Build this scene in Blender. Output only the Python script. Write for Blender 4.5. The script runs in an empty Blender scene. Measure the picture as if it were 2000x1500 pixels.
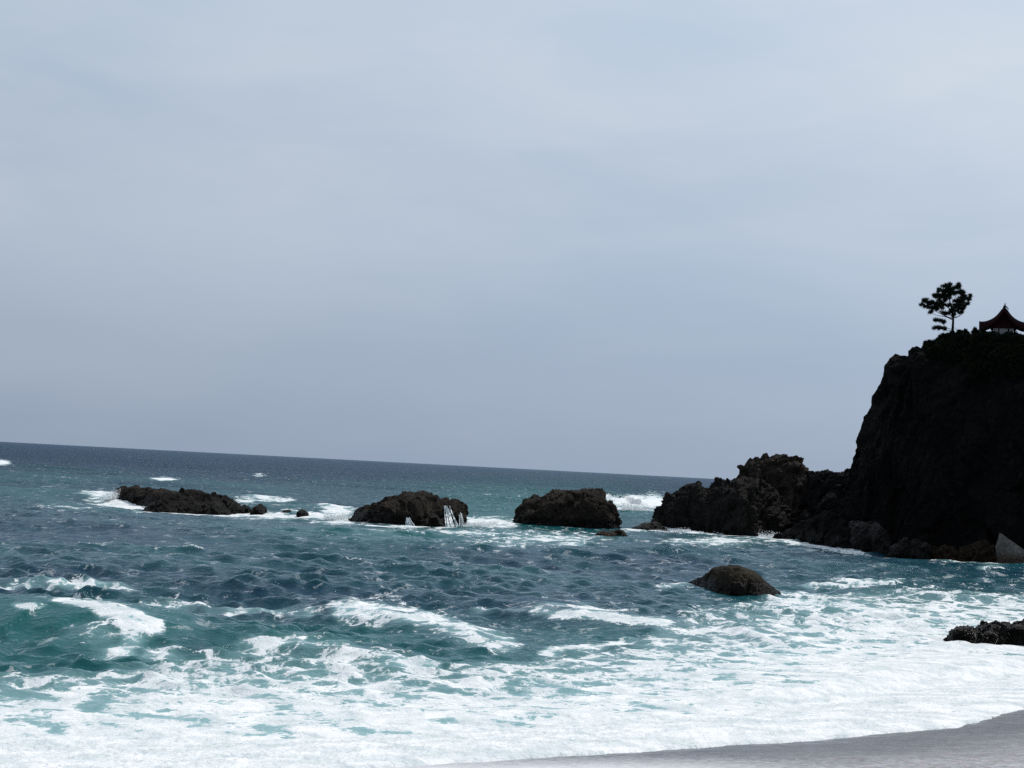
import bpy, math, random
import numpy as np
from mathutils import Matrix, Vector
from mathutils.bvhtree import BVHTree

random.seed(4)
RNG = np.random.default_rng(7)
scene = bpy.context.scene
COL = scene.collection

# ------------------------------------------------------------------ camera
F_PX, CAM_H = 3000.0, 5.5                 # focal length for a 2000 px wide frame; eye above still water
ROLL = math.atan(0.0521)
PITCH = math.atan(163.9 / F_PX)
FWD = np.array([0.0, math.cos(PITCH), math.sin(PITCH)])
_r0 = np.array([1.0, 0, 0]); _u0 = np.array([0.0, -math.sin(PITCH), math.cos(PITCH)])
RIGHT = math.cos(ROLL) * _r0 + math.sin(ROLL) * _u0
UP = -math.sin(ROLL) * _r0 + math.cos(ROLL) * _u0
cam_data = bpy.data.cameras.new('camera')
cam_data.sensor_width = 36.0
cam_data.lens = 36.0 * F_PX / 2000.0
cam_data.clip_start = 0.1
cam_data.clip_end = 80000
cam = bpy.data.objects.new('camera', cam_data)
m = Matrix.Identity(4)
for i in range(3):
    m[i][0], m[i][1], m[i][2] = RIGHT[i], UP[i], -FWD[i]
m[2][3] = CAM_H
cam.matrix_world = m
COL.objects.link(cam)
scene.camera = cam

# ------------------------------------------------------------------ light
SUN_EL, SUN_AZ = math.radians(56), math.radians(50)      # azimuth to the right of the view direction (+Y)
SKY_STRENGTH, SUN_STRENGTH, EXPOSURE = 0.1, 3.0, 0.0
scene.view_settings.view_transform = 'Standard'
scene.view_settings.look = 'None'
scene.view_settings.gamma = 1.0
scene.view_settings.use_curve_mapping = False
scene.view_settings.exposure = EXPOSURE
scene.render.engine = 'CYCLES'
scene.cycles.use_denoising = False
scene.cycles.sample_clamp_indirect = 4.0
scene.cycles.sample_clamp_direct = 8.0
sd = bpy.data.lights.new('sun', 'SUN')
sd.energy = SUN_STRENGTH; sd.angle = math.radians(0.6); sd.color = (1.0, 0.95, 0.87)
sun = bpy.data.objects.new('sun', sd)
sdir = Vector((math.sin(SUN_AZ) * math.cos(SUN_EL), math.cos(SUN_AZ) * math.cos(SUN_EL), math.sin(SUN_EL)))
sun.rotation_euler = sdir.to_track_quat('Z', 'Y').to_euler()
COL.objects.link(sun)


class NT:
    """small node-tree builder"""
    def __init__(self, tree):
        self.t = tree; tree.nodes.clear()
    def n(self, typ, **kw):
        nd = self.t.nodes.new(typ)
        for k, v in kw.items():
            setattr(nd, k, v)
        return nd
    def put(self, sock, v):
        if isinstance(v, bpy.types.NodeSocket):
            self.t.links.new(v, sock)
        elif isinstance(v, (tuple, list)) and len(v) == 3 and sock.type == 'RGBA':
            sock.default_value = (*v, 1)
        elif v is not None:
            sock.default_value = v
    def math(self, op, a, b=0.0, c=None, clamp=False):
        nd = self.n('ShaderNodeMath', operation=op, use_clamp=clamp)
        self.put(nd.inputs[0], a); self.put(nd.inputs[1], b)
        if c is not None: self.put(nd.inputs[2], c)
        return nd.outputs[0]
    def mix(self, f, a, b, blend='MIX'):
        nd = self.n('ShaderNodeMix', data_type='RGBA', blend_type=blend)
        self.put(nd.inputs[0], f); self.put(nd.inputs[6], a); self.put(nd.inputs[7], b)
        return nd.outputs[2]
    def rng(self, v, a, b, c=0.0, d=1.0, smooth=False):
        nd = self.n('ShaderNodeMapRange', interpolation_type='SMOOTHSTEP' if smooth else 'LINEAR')
        for s, x in zip(nd.inputs, (v, a, b, c, d)): self.put(s, x)
        return nd.outputs[0]
    def noise(self, vec, scale, detail=4, rough=0.55, dist=0.0, col=False):
        nd = self.n('ShaderNodeTexNoise')
        self.put(nd.inputs['Vector'], vec)
        nd.inputs['Scale'].default_value = scale; nd.inputs['Detail'].default_value = detail
        nd.inputs['Roughness'].default_value = rough; nd.inputs['Distortion'].default_value = dist
        return nd.outputs['Color' if col else 'Fac']
    def voro(self, vec, scale, feature='DISTANCE_TO_EDGE', out='Distance'):
        nd = self.n('ShaderNodeTexVoronoi', feature=feature)
        self.put(nd.inputs['Vector'], vec); nd.inputs['Scale'].default_value = scale
        return nd.outputs[out]
    def vmath(self, op, a, b):
        nd = self.n('ShaderNodeVectorMath', operation=op)
        self.put(nd.inputs[0], a)
        if op == 'SCALE': self.put(nd.inputs['Scale'], b)
        else: self.put(nd.inputs[1], b)
        return nd.outputs[0]
    def mapping(self, vec, scale=(1, 1, 1), rot=(0, 0, 0), loc=(0, 0, 0)):
        nd = self.n('ShaderNodeMapping')
        self.put(nd.inputs[0], vec)
        nd.inputs[1].default_value = loc; nd.inputs[2].default_value = rot; nd.inputs[3].default_value = scale
        return nd.outputs[0]
    def bump(self, h, strength=0.5, dist=0.1, normal=None):
        nd = self.n('ShaderNodeBump')
        self.put(nd.inputs['Strength'], strength); self.put(nd.inputs['Distance'], dist)
        self.put(nd.inputs['Height'], h)
        if normal is not None: self.put(nd.inputs['Normal'], normal)
        return nd.outputs[0]
    def attr(self, name, out='Fac'):
        nd = self.n('ShaderNodeAttribute', attribute_name=name)
        return nd.outputs[out]
    def pbsdf(self, color, rough, normal=None, spec=None, **kw):
        nd = self.n('ShaderNodeBsdfPrincipled')
        self.put(nd.inputs['Base Color'], color); self.put(nd.inputs['Roughness'], rough)
        if normal is not None: self.put(nd.inputs['Normal'], normal)
        if spec is not None: self.put(nd.inputs['Specular IOR Level'], spec)
        for k, v in kw.items(): self.put(nd.inputs[k], v)
        return nd.outputs[0]


# ------------------------------------------------------------------ sky: thin high cloud over a hazy blue
world = bpy.data.worlds.new('World'); scene.world = world; world.use_nodes = True
w = NT(world.node_tree)
sky = w.n('ShaderNodeTexSky', sky_type='NISHITA')
sky.sun_disc = False; sky.sun_elevation = SUN_EL; sky.sun_rotation = SUN_AZ
sky.air_density = 1.0; sky.dust_density = 2.5; sky.ozone_density = 1.0
gen = w.n('ShaderNodeTexCoord').outputs['Generated']
sep = w.n('ShaderNodeSeparateXYZ'); w.put(sep.inputs[0], gen)
el = sep.outputs[2]
# streaks of the veil run along one heading and thin out upwards; the haze by the horizon is a dull mauve blue
flat = w.mapping(gen, scale=(1.0, 1.0, 2.6), rot=(0, math.radians(-20), 0))
s1 = w.noise(flat, 2.6, 4, 0.45, 0.4)
s2 = w.noise(w.mapping(gen, scale=(1.2, 1.0, 5.0), rot=(0, math.radians(-24), 0), loc=(3, 1, 2)), 4.5, 6, 0.55, 0.7)
cl = w.math('ADD', w.rng(s1, 0.30, 0.72, smooth=True), w.math('MULTIPLY', w.rng(s2, 0.32, 0.72, smooth=True), 0.4))
cl = w.math('MULTIPLY', cl, w.rng(el, 0.05, 0.28, 0.12, 0.62, smooth=True), clamp=True)
haze = w.n('ShaderNodeValToRGB')
w.put(haze.inputs[0], el)
cr = haze.color_ramp; cr.interpolation = 'EASE'
cr.elements[0].position = 0.0; cr.elements[0].color = (3.0, 3.8, 5.15, 1)
cr.elements[1].position = 1.0; cr.elements[1].color = (4.3, 5.2, 6.6, 1)
for p, c in ((0.06, (3.4, 4.25, 5.6)), (0.16, (4.05, 5.0, 6.35)), (0.30, (4.75, 5.9, 7.3))):
    e = cr.elements.new(p); e.color = (*c, 1)
veil = w.mix(cl, haze.outputs[0], (6.6, 7.05, 7.6))
glow = w.rng(sep.outputs[0], -0.3, 0.5, 0.95, 1.12)
veil = w.mix(1.0, veil, glow, 'MULTIPLY')
final = w.mix(0.9, sky.outputs[0], veil)
bg = w.n('ShaderNodeBackground')
w.put(bg.inputs[0], final); bg.inputs[1].default_value = SKY_STRENGTH
out = w.n('ShaderNodeOutputWorld'); w.put(out.inputs[0], bg.outputs[0])


# ------------------------------------------------------------------ helpers
def ray(px, py):
    return FWD + ((px - 1000.0) / F_PX) * RIGHT - ((py - 750.0) / F_PX) * UP

def at(px, py, Y):
    d = ray(px, py); return np.array([0, 0, CAM_H]) + d * (Y / d[1])

def ground(px, py, z=0.0):
    d = ray(px, py); return np.array([0, 0, CAM_H]) + d * ((z - CAM_H) / d[2])

def project(P):
    q = P - np.array([0, 0, CAM_H])
    w_ = q @ FWD
    return 1000 + F_PX * (q @ RIGHT) / w_, 750 - F_PX * (q @ UP) / w_

def sstep(x, a, b):
    t = np.clip((x - a) / (b - a), 0, 1); return t * t * (3 - 2 * t)

_perm = RNG.permutation(256).astype(np.int32); _perm = np.concatenate([_perm, _perm, _perm])
_g = RNG.normal(size=(256, 3)); _g = (_g / np.linalg.norm(_g, axis=1)[:, None]).astype(np.float32)

def perlin(P):
    P = np.asarray(P, np.float32)
    i = np.floor(P).astype(np.int32); f = P - i; i &= 255
    u = f * f * f * (f * (f * 6 - 15) + 10)
    res = 0
    for dx in (0, 1):
        wx = u[:, 0] if dx else 1 - u[:, 0]
        for dy in (0, 1):
            wy = u[:, 1] if dy else 1 - u[:, 1]
            for dz in (0, 1):
                wz = u[:, 2] if dz else 1 - u[:, 2]
                h = _perm[_perm[_perm[(i[:, 0] + dx) & 255] + ((i[:, 1] + dy) & 255)] + ((i[:, 2] + dz) & 255)]
                g = _g[h & 255]
                res = res + wx * wy * wz * (g[:, 0] * (f[:, 0] - dx) + g[:, 1] * (f[:, 1] - dy) + g[:, 2] * (f[:, 2] - dz))
    return res * 1.5

def fbm(P, octs=5, gain=0.5, lac=2.03, ridged=False):
    a, s, t = 1.0, 0.0, 0.0
    P = np.asarray(P, np.float32)
    for o in range(octs):
        n = perlin(P + 17.3 * o)
        if ridged: n = 1 - 2.2 * np.abs(n)
        s = s + a * n; t += a; a *= gain; P = P * lac
    return s / t

def cells(P, seed=0):
    """Worley: for each point the random value of the nearest cell and distance difference F2-F1"""
    P = np.asarray(P, np.float32); i = np.floor(P).astype(np.int32)
    d1 = np.full(len(P), 9.0, np.float32); d2 = d1.copy(); val = np.zeros(len(P), np.float32)
    rs = np.random.default_rng(seed + 91); J = rs.random((256, 4)).astype(np.float32)
    Tv = rs.normal(size=(256, 3)).astype(np.float32); tilt = np.zeros(len(P), np.float32)
    for dx in (-1, 0, 1):
        for dy in (-1, 0, 1):
            for dz in (-1, 0, 1):
                c = i + np.array([dx, dy, dz], np.int32)
                h = _perm[_perm[_perm[c[:, 0] & 255] + (c[:, 1] & 255)] + (c[:, 2] & 255)]
                q = c + J[h, :3]
                d = np.sqrt(((P - q) ** 2).sum(1))
                near = d < d1
                d2 = np.where(near, d1, np.minimum(d2, d))
                val = np.where(near, J[h, 3], val); tilt = np.where(near, ((P - q) * Tv[h]).sum(1), tilt); d1 = np.where(near, d, d1)
    return val * 2 - 1, d2 - d1, tilt

def mesh_obj(name, verts, faces, mat, parent=None, smooth=True, quads=None, **props):
    verts = np.asarray(verts, np.float64)
    if parent is not None:
        verts = verts - np.array(parent['_base'])
    me = bpy.data.meshes.new(name)
    if quads is not None:
        quads = np.asarray(quads, np.int32)
        k = quads.shape[1]
        me.vertices.add(len(verts)); me.vertices.foreach_set('co', verts.astype(np.float32).ravel())
        me.loops.add(quads.size); me.loops.foreach_set('vertex_index', quads.ravel())
        me.polygons.add(len(quads)); me.polygons.foreach_set('loop_start', np.arange(0, quads.size, k, dtype=np.int32))
        me.update(calc_edges=True)
    else:
        me.from_pydata(verts.tolist(), [], [list(map(int, f)) for f in faces])
    me.polygons.foreach_set('use_smooth', [smooth] * len(me.polygons))
    me.materials.append(mat)
    if len(me.polygons) < 500000: me.validate()
    o = bpy.data.objects.new(name, me); COL.objects.link(o)
    if parent is not None: o.parent = parent
    for k_, v in props.items(): o[k_] = v
    return o

def empty(name, loc, label, cat, group=None):
    o = bpy.data.objects.new(name, None); COL.objects.link(o)
    o.location = loc; o['_base'] = [float(x) for x in loc]
    o['label'] = label; o['category'] = cat
    if group: o['group'] = group
    return o

def material(name):
    mt = bpy.data.materials.new(name); mt.use_nodes = True
    return mt, NT(mt.node_tree)

def finish(t, shader):
    o = t.n('ShaderNodeOutputMaterial'); t.put(o.inputs[0], shader)


# ------------------------------------------------------------------ materials
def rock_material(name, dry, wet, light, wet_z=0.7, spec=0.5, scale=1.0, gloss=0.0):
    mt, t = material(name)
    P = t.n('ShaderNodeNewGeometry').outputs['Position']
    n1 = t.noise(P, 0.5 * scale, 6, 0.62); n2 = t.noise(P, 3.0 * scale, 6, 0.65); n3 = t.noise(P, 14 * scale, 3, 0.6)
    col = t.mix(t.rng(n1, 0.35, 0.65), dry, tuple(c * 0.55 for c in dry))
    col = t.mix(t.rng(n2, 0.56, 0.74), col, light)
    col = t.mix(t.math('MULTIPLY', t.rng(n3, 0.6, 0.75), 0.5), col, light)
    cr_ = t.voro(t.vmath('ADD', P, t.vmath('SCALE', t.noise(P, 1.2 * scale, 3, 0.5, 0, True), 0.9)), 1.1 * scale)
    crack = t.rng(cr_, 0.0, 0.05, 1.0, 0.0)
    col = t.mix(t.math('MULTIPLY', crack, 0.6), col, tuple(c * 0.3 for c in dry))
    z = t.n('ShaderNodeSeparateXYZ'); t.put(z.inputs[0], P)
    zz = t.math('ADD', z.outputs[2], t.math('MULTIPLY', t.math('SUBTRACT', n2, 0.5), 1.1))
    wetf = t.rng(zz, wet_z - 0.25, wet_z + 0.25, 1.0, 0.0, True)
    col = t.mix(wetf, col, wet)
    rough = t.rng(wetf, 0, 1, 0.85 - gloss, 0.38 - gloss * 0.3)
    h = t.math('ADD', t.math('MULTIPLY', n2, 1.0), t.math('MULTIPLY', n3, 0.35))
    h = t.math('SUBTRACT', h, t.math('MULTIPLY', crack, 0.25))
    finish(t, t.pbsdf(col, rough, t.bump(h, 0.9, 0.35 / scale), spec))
    return mt

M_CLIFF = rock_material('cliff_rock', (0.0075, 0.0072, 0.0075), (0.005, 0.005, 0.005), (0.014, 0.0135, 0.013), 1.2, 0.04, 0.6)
M_ROCK = rock_material('sea_rock_brown', (0.026, 0.021, 0.0165), (0.006, 0.005, 0.0045), (0.062, 0.050, 0.036), 0.9, 0.10)
M_ROCKD = rock_material('sea_rock_dark', (0.014, 0.0125, 0.0115), (0.006, 0.0055, 0.005), (0.034, 0.030, 0.026), 0.8, 0.10)
M_WET = rock_material('wet_rock', (0.006, 0.005, 0.0048), (0.004, 0.0035, 0.003), (0.016, 0.013, 0.011), 0.5, 0.14, 1.6, 0.45)
M_MUSSEL = rock_material('encrusted_rock', (0.034, 0.028, 0.018), (0.006, 0.005, 0.0045), (0.085, 0.072, 0.042), 0.75, 0.10, 2.2)
M_PALE = rock_material('pale_rock', (0.13, 0.127, 0.118), (0.05, 0.032, 0.018), (0.22, 0.215, 0.2), 0.7, 0.3, 1.5)
M_BROWN = rock_material('weedy_rock', (0.022, 0.016, 0.009), (0.016, 0.010, 0.005), (0.045, 0.032, 0.015), 0.5, 0.1, 1.2)
M_GREY = rock_material('grey_rock', (0.011, 0.011, 0.011), (0.01, 0.01, 0.01), (0.034, 0.034, 0.033), -5, 0.06, 1.0)

def simple(name, col, rough=0.7, spec=0.3, var=0.35, scale=3.0, bump=0.3):
    mt, t = material(name)
    P = t.n('ShaderNodeNewGeometry').outputs['Position']
    n = t.noise(P, scale, 5, 0.6)
    c = t.mix(t.rng(n, 0.3, 0.7), tuple(x * (1 - var) for x in col), tuple(min(1, x * (1 + var)) for x in col))
    finish(t, t.pbsdf(c, rough, t.bump(n, bump, 0.05), spec))
    return mt

M_BARK = simple('pine_bark', (0.012, 0.010, 0.009), 0.9, 0.1)
M_PINE = simple('pine_needles', (0.012, 0.020, 0.012), 0.8, 0.05, 0.45, 2.0)
M_LEAF = simple('shrub_leaves', (0.006, 0.010, 0.005), 0.8, 0.04, 0.5, 1.5)
M_TWIG = simple('shrub_twigs', (0.03, 0.024, 0.018), 0.9, 0.2)
M_RED = simple('vermilion_timber', (0.020, 0.0045, 0.006), 0.7, 0.08, 0.25)
M_TILE = simple('roof_tile', (0.014, 0.013, 0.016), 0.7, 0.15, 0.25)
M_PLASTER = simple('white_plaster', (0.26, 0.26, 0.265), 0.85, 0.2, 0.12)
M_STONE = simple('plinth_stone', (0.16, 0.155, 0.15), 0.85, 0.2)

# white water (falls and spray): bright, soft
mt, t = material('white_water'); M_WHITE = mt
P = t.n('ShaderNodeNewGeometry').outputs['Position']
t_n = t.noise(P, 5, 4, 0.6)
finish(t, t.pbsdf(t.mix(t.rng(t_n, 0.3, 0.7), (0.70, 0.76, 0.78), (0.82, 0.84, 0.85)), 0.6, t.bump(t_n, 0.5, 0.1), 0.3))


# ------------------------------------------------------------------ shoreline
SHORE_PX = [(700, 1501), (850, 1493), (1000, 1485), (1150, 1476), (1300, 1466), (1440, 1457), (1600, 1448), (1690, 1436), (1850, 1420), (1900, 1409), (1960, 1396), (2000, 1387)]
SW = 0.35                                    # height of the swash line on the sand
shore = [ground(x, y, SW)[:2] for x, y in SHORE_PX]
d0 = shore[4] - shore[0]; d0 /= np.linalg.norm(d0)
d1 = shore[-1] - shore[-5]; d1 /= np.linalg.norm(d1)
shore = [shore[0] - d0 * 70, shore[0] - d0 * 20] + shore + [shore[-1] + d1 * 20, shore[-1] + d1 * 110]
shore = np.array(shore)

def polydist(XY, poly):
    """signed distance (positive on the right-hand side of travel) and arc length along poly"""
    best = np.full(len(XY), 1e9, np.float32); tt = np.zeros(len(XY), np.float32)
    L = 0.0
    for a, b in zip(poly[:-1], poly[1:]):
        e = b - a; ln = np.linalg.norm(e); e = e / ln
        q = XY - a
        u = np.clip(q[:, 0] * e[0] + q[:, 1] * e[1], 0, ln)
        dx = q[:, 0] - u * e[0]; dy = q[:, 1] - u * e[1]
        d = np.sqrt(dx * dx + dy * dy)
        nb = d < best
        best = np.where(nb, d, best); tt = np.where(nb, L + u, tt)
        L += ln
    sg = np.where(XY[:, 1] < np.interp(XY[:, 0], poly[:, 0], poly[:, 1]), 1.0, -1.0).astype(np.float32)
    return best * sg, tt, L

def beach_z(s):
    return np.where(s > 0, SW + 0.125 * s, SW + 0.125 * s)

# ------------------------------------------------------------------ sea surface
rows = [17.0]
while rows[-1] < 32000:
    r_ = rows[-1]; rows.append(r_ + (0.098 * (r_ / 30) ** 1.2 if r_ < 180 else 0.842 * (r_ / 180) ** 1.36))
rows = np.array(rows)
dr_row = np.gradient(rows)
side = 23.0 + np.cumsum(0.05 * 1.045 ** np.arange(80)); side = side[side < 62]
ang = np.concatenate([-side[::-1], np.linspace(-23, 23, 960), side])
A, R = np.meshgrid(np.radians(ang), rows)
X = (R * np.sin(A)).ravel().astype(np.float32); Y = (R * np.cos(A)).ravel().astype(np.float32)
DR = np.repeat(dr_row, len(ang)).astype(np.float32)
XY = np.stack([X, Y], 1)
N = len(X)
u_, v_ = project(np.stack([X, Y, np.zeros_like(X)], 1).astype(np.float64))
u_ = u_.astype(np.float32); v_ = v_.astype(np.float32)
s_sh = np.full(N, -200, np.float32)
nearm = np.hypot(X, Y) < 190
s_sh[nearm] = polydist(XY[nearm], shore)[0]

off = -s_sh                                    # metres out from the swash line
amp_sw = sstep(off, 4, 40) * (1 - 0.55 * np.exp(-((Y - 137) / 15) ** 2)); amp_ch = 0.25 + 0.75 * sstep(off, 3, 22)
_g0 = ground(1440, 1178)
amp_sw = amp_sw * (1 - 0.8 * np.exp(-((X - _g0[0]) ** 2 + (Y - _g0[1]) ** 2) / 64.0))
amp_sw = amp_sw.astype(np.float32); amp_ch = amp_ch.astype(np.float32)
far = np.hypot(X, Y)
H = np.zeros(N, np.float32); DX = np.zeros(N, np.float32); DY = np.zeros(N, np.float32)
wr = np.random.default_rng(21)
waves = []
for lam in (46, 38, 31, 25):
    waves.append((lam, 0.0055 * lam * wr.uniform(0.8, 1.2), math.radians(-97 + wr.uniform(-14, 14)), 0))
for k in range(22):
    lam = 2.0 * (16 / 2.0) ** (k / 21.0) * wr.uniform(0.93, 1.07)
    waves.append((lam, (0.0048 if lam > 5 else 0.0062) * lam * wr.uniform(0.5, 1.4), math.radians(-98 + wr.normal() * 27), 1))
for k in range(40):
    lam = 0.6 * (2.0 / 0.6) ** (k / 39.0) * wr.uniform(0.93, 1.07)
    waves.append((lam, 0.0130 * lam * wr.uniform(0.5, 1.5), math.radians(-98 + wr.normal() * 36), 2))
# gustiness: wave groups vary over the surface
gust = np.clip(0.9 + 0.8 * perlin(np.stack([X / 17, Y / 22, X * 0], 1)) + 0.5 * perlin(np.stack([X / 5, Y / 6, X * 0 + 5], 1)), 0.3, 1.5)
gust = gust.astype(np.float32)
for lam, a, th, kind in waves:
    k = 2 * math.pi / lam
    arow = np.clip((lam / dr_row - 2.0) / 1.3, 0, 1).astype(np.float32)
    ne = int((arow > 0).sum()) * len(ang)           # rows thin out with distance: the short waves end first
    ph = (k * math.cos(th)) * X[:ne] + (k * math.sin(th)) * Y[:ne] + np.float32(wr.uniform(0, 6.28))
    aa = np.float32(a) * np.repeat(arow, len(ang))[:ne] * (amp_sw[:ne] if kind < 2 else amp_ch[:ne])
    if kind: aa = aa * gust[:ne]
    H[:ne] += aa * np.cos(ph)
    q = (0.75 if kind else 0.9) * aa * np.sin(ph)
    DX[:ne] -= q * np.float32(math.cos(th)); DY[:ne] -= q * np.float32(math.sin(th))

# breaking waves: crest line in the picture, height, back and front width
BREAKERS = [
    ([(-260, 1150), (-60, 1164), (115, 1170), (220, 1182), (300, 1205), (420, 1232), (560, 1250)], [0.5, 0.75, 0.82, 0.8, 0.62, 0.3, 0.05], 4.5, 2.6),
    ([(560, 1172), (680, 1184), (800, 1196), (900, 1222), (985, 1248)], [0.05, 0.32, 0.36, 0.28, 0.05], 3.5, 1.8),
    ([(980, 1188), (1060, 1182), (1150, 1192), (1280, 1210), (1400, 1215)], [0.05, 0.4, 0.4, 0.3, 0.05], 3.0, 1.6),
    ([(380, 1248), (480, 1242), (600, 1246), (740, 1275), (860, 1300)], [0.05, 0.2, 0.24, 0.2, 0.05], 2.4, 1.3),
    ([(1400, 1225), (1450, 1222), (1530, 1246), (1600, 1262)], [0.05, 0.28, 0.22, 0.05], 1.6, 0.8),
    ([(1150, 958), (1190, 968), (1240, 975), (1292, 972), (1330, 985)], [0.3, 1.15, 1.3, 1.5, 0.3], 5.0, 4.0),
    ([(60, 950), (95, 954), (170, 962), (225, 965)], [0.1, 0.5, 0.5, 0.3], 5.0, 3.0),
    ([(270, 932), (300, 935), (345, 935), (480, 945), (560, 965)], [0.3, 0.8, 0.8, 0.6, 0.2], 9.0, 5.0),
    ([(-200, 905), (0, 920), (120, 935), (250, 940)], [0.9, 0.9, 0.8, 0.2], 10.0, 6.0),
    ([(-200, 948), (0, 958), (130, 985), (260, 1002)], [0.6, 0.5, 0.5, 0.2], 5.0, 3.0),
    ([(1640, 1146), (1700, 1140), (1800, 1150), (1900, 1160), (2060, 1168)], [0.05, 0.25, 0.3, 0.3, 0.3], 2.5, 1.2),
    ([(1900, 1112), (1940, 1106), (1990, 1112)], [0.1, 0.35, 0.1], 2.0, 1.2),
    ([(1330, 1420), (1500, 1350), (1640, 1322), (1850, 1300), (2080, 1275)], [0.05, 0.25, 0.32, 0.28, 0.2], 2.5, 0.8),
]
crest = np.zeros(N, np.float32)
for line, hs, wb, wf in BREAKERS:
    pts = np.array([ground(x, y, h * 0.9)[:2] for (x, y), h in zip(line, hs)])
    lo = pts.min(0) - 20; hi = pts.max(0) + 20
    sel = np.nonzero((X > lo[0]) & (X < hi[0]) & (Y > lo[1]) & (Y < hi[1]))[0]
    d, tt, L = polydist(XY[sel], pts)
    wob = 0.5 * np.sin(tt * 1.3 + 1.0) + 0.3 * np.sin(tt * 3.1)
    d = d + wob * 0.4 * wf * 0.5                # positive side = towards the camera
    seg = np.concatenate([[0], np.cumsum(np.linalg.norm(np.diff(pts, axis=0), axis=1))])
    hh = np.interp(X[sel], pts[:, 0], hs)
    endfade = 1.0
    prof = np.where(d > 0, np.exp(-(np.abs(d) / wf) ** 1.7 * 1.2), np.exp(-(d / wb) ** 2))
    H[sel] = H[sel] * (1 - 0.72 * np.clip(prof * hh * 2.2, 0, 1)) + hh * prof - 0.12 * hh * np.exp(-((d - 2.2 * wf) / wf) ** 2)
    crest[sel] = np.maximum(crest[sel], hh * prof)

u_, v_ = project(np.stack([X, Y, crest], 1).astype(np.float64))
u_ = u_.astype(np.float32); v_ = v_.astype(np.float32)

# ---------------------------------------- foam cover, laid out where the photograph shows it
def lerp_uv(pts):
    p = np.array(pts, float); return np.interp(u_, p[:, 0], p[:, 1])

foam = np.zeros(N, np.float32)
warp = np.zeros(N, np.float32); warp2 = np.zeros(N, np.float32)
wsel = np.nonzero(far < 260)[0]
PW = np.stack([X[wsel], Y[wsel], X[wsel] * 0], 1)
warp[wsel] = fbm(PW * 0.16, 3, 0.55); warp2[wsel] = fbm(PW * 0.16 + 40.5, 3, 0.55)
breakup = np.ones(N, np.float32); breakup[wsel] = np.clip(0.92 + 0.75 * fbm(PW * 0.33 + 71, 2, 0.6), 0.3, 1.25)
depx = np.maximum(v_ - (862 + 0.0521 * u_), 1.0)           # picture distance below the horizon
uu = u_ + warp * 60 * depx / 350; vv = v_ + warp2 * 22 * depx / 350

white = lerp_uv([(-900, 1500), (0, 1442), (300, 1432), (600, 1424), (900, 1412), (1200, 1402), (1380, 1388), (1500, 1345), (1620, 1296), (1850, 1262), (2000, 1262), (2600, 1200)])
lace = lerp_uv([(-900, 1370), (0, 1318), (200, 1305), (330, 1272), (430, 1248), (600, 1248), (850, 1290), (1000, 1285), (1100, 1268), (1230, 1255), (1290, 1205), (1500, 1165), (1700, 1138), (2000, 1142), (2600, 1100)])
f = np.clip((vv - lace) / np.maximum(white - lace, 1), 0, 1)
foam = np.where(vv > lace - 12, 0.32 * sstep(vv, lace - 14, lace + 12) + 0.42 * f ** 0.75, 0)
foam = np.maximum(foam, 0.70 * sstep(vv, white - 22, white + 8) + 0.30 * sstep(vv, white + 5, white + 30))

def blob(u0, v0, ru, rv, val, ang=0.0, sharp=1.0):
    global foam
    c, s = math.cos(ang), math.sin(ang)
    a_ = ((uu - u0) * c + (vv - v0) * s) / ru; b_ = (-(uu - u0) * s + (vv - v0) * c) / rv
    foam = np.maximum(foam, val * np.clip(breakup * 0.75 + 0.25, 0.4, 1.1) * np.exp(-(a_ * a_ + b_ * b_) ** sharp))

def streak(pts, width, val):
    global foam
    p = np.array(pts, float)
    inr = (uu > p[:, 0].min() - 60) & (uu < p[:, 0].max() + 60)
    line = np.interp(uu, p[:, 0], p[:, 1]); ends = sstep(uu, p[0, 0] - 25, p[0, 0] + 25) * (1 - sstep(uu, p[-1, 0] - 25, p[-1, 0] + 25))
    foam = np.where(inr, np.maximum(foam, val * breakup * ends * np.exp(-((vv - line) / width) ** 2)), foam)

# left breaker and the streaks behind it
streak([(110, 1166), (190, 1176), (255, 1192), (305, 1212)], 9, 0.95)
blob(225, 1194, 75, 17, 0.86, 0.38); blob(260, 1216, 50, 22, 0.86, 0.2); blob(238, 1236, 40, 26, 0.7); blob(212, 1258, 55, 20, 0.74); blob(175, 1230, 60, 30, 0.5); blob(300, 1262, 90, 22, 0.55)
streak([(-200, 1130), (20, 1138), (150, 1143), (260, 1152)], 5, 0.52)
streak([(30, 1178), (95, 1178)], 6, 0.62)
streak([(270, 1160), (360, 1166), (480, 1180), (620, 1188)], 8, 0.55)
streak([(420, 1180), (620, 1186)], 7, 0.55)
streak([(640, 1184), (760, 1192), (860, 1206), (940, 1236), (1010, 1250)], 22, 0.64)
blob(812, 1202, 45, 14, 0.85, 0.15)
streak([(1030, 1188), (1060, 1186), (1130, 1190), (1230, 1204), (1330, 1212)], 9, 0.82)
streak([(900, 1188), (1040, 1190)], 6, 0.4)
streak([(1040, 1270), (1150, 1262), (1250, 1240)], 12, 0.6)
streak([(450, 1262), (600, 1250), (700, 1268), (850, 1300)], 18, 0.56)
streak([(1420, 1228), (1470, 1232), (1540, 1252)], 12, 0.95)
blob(1500, 1240, 45, 10, 0.8, 0.25)
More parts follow.
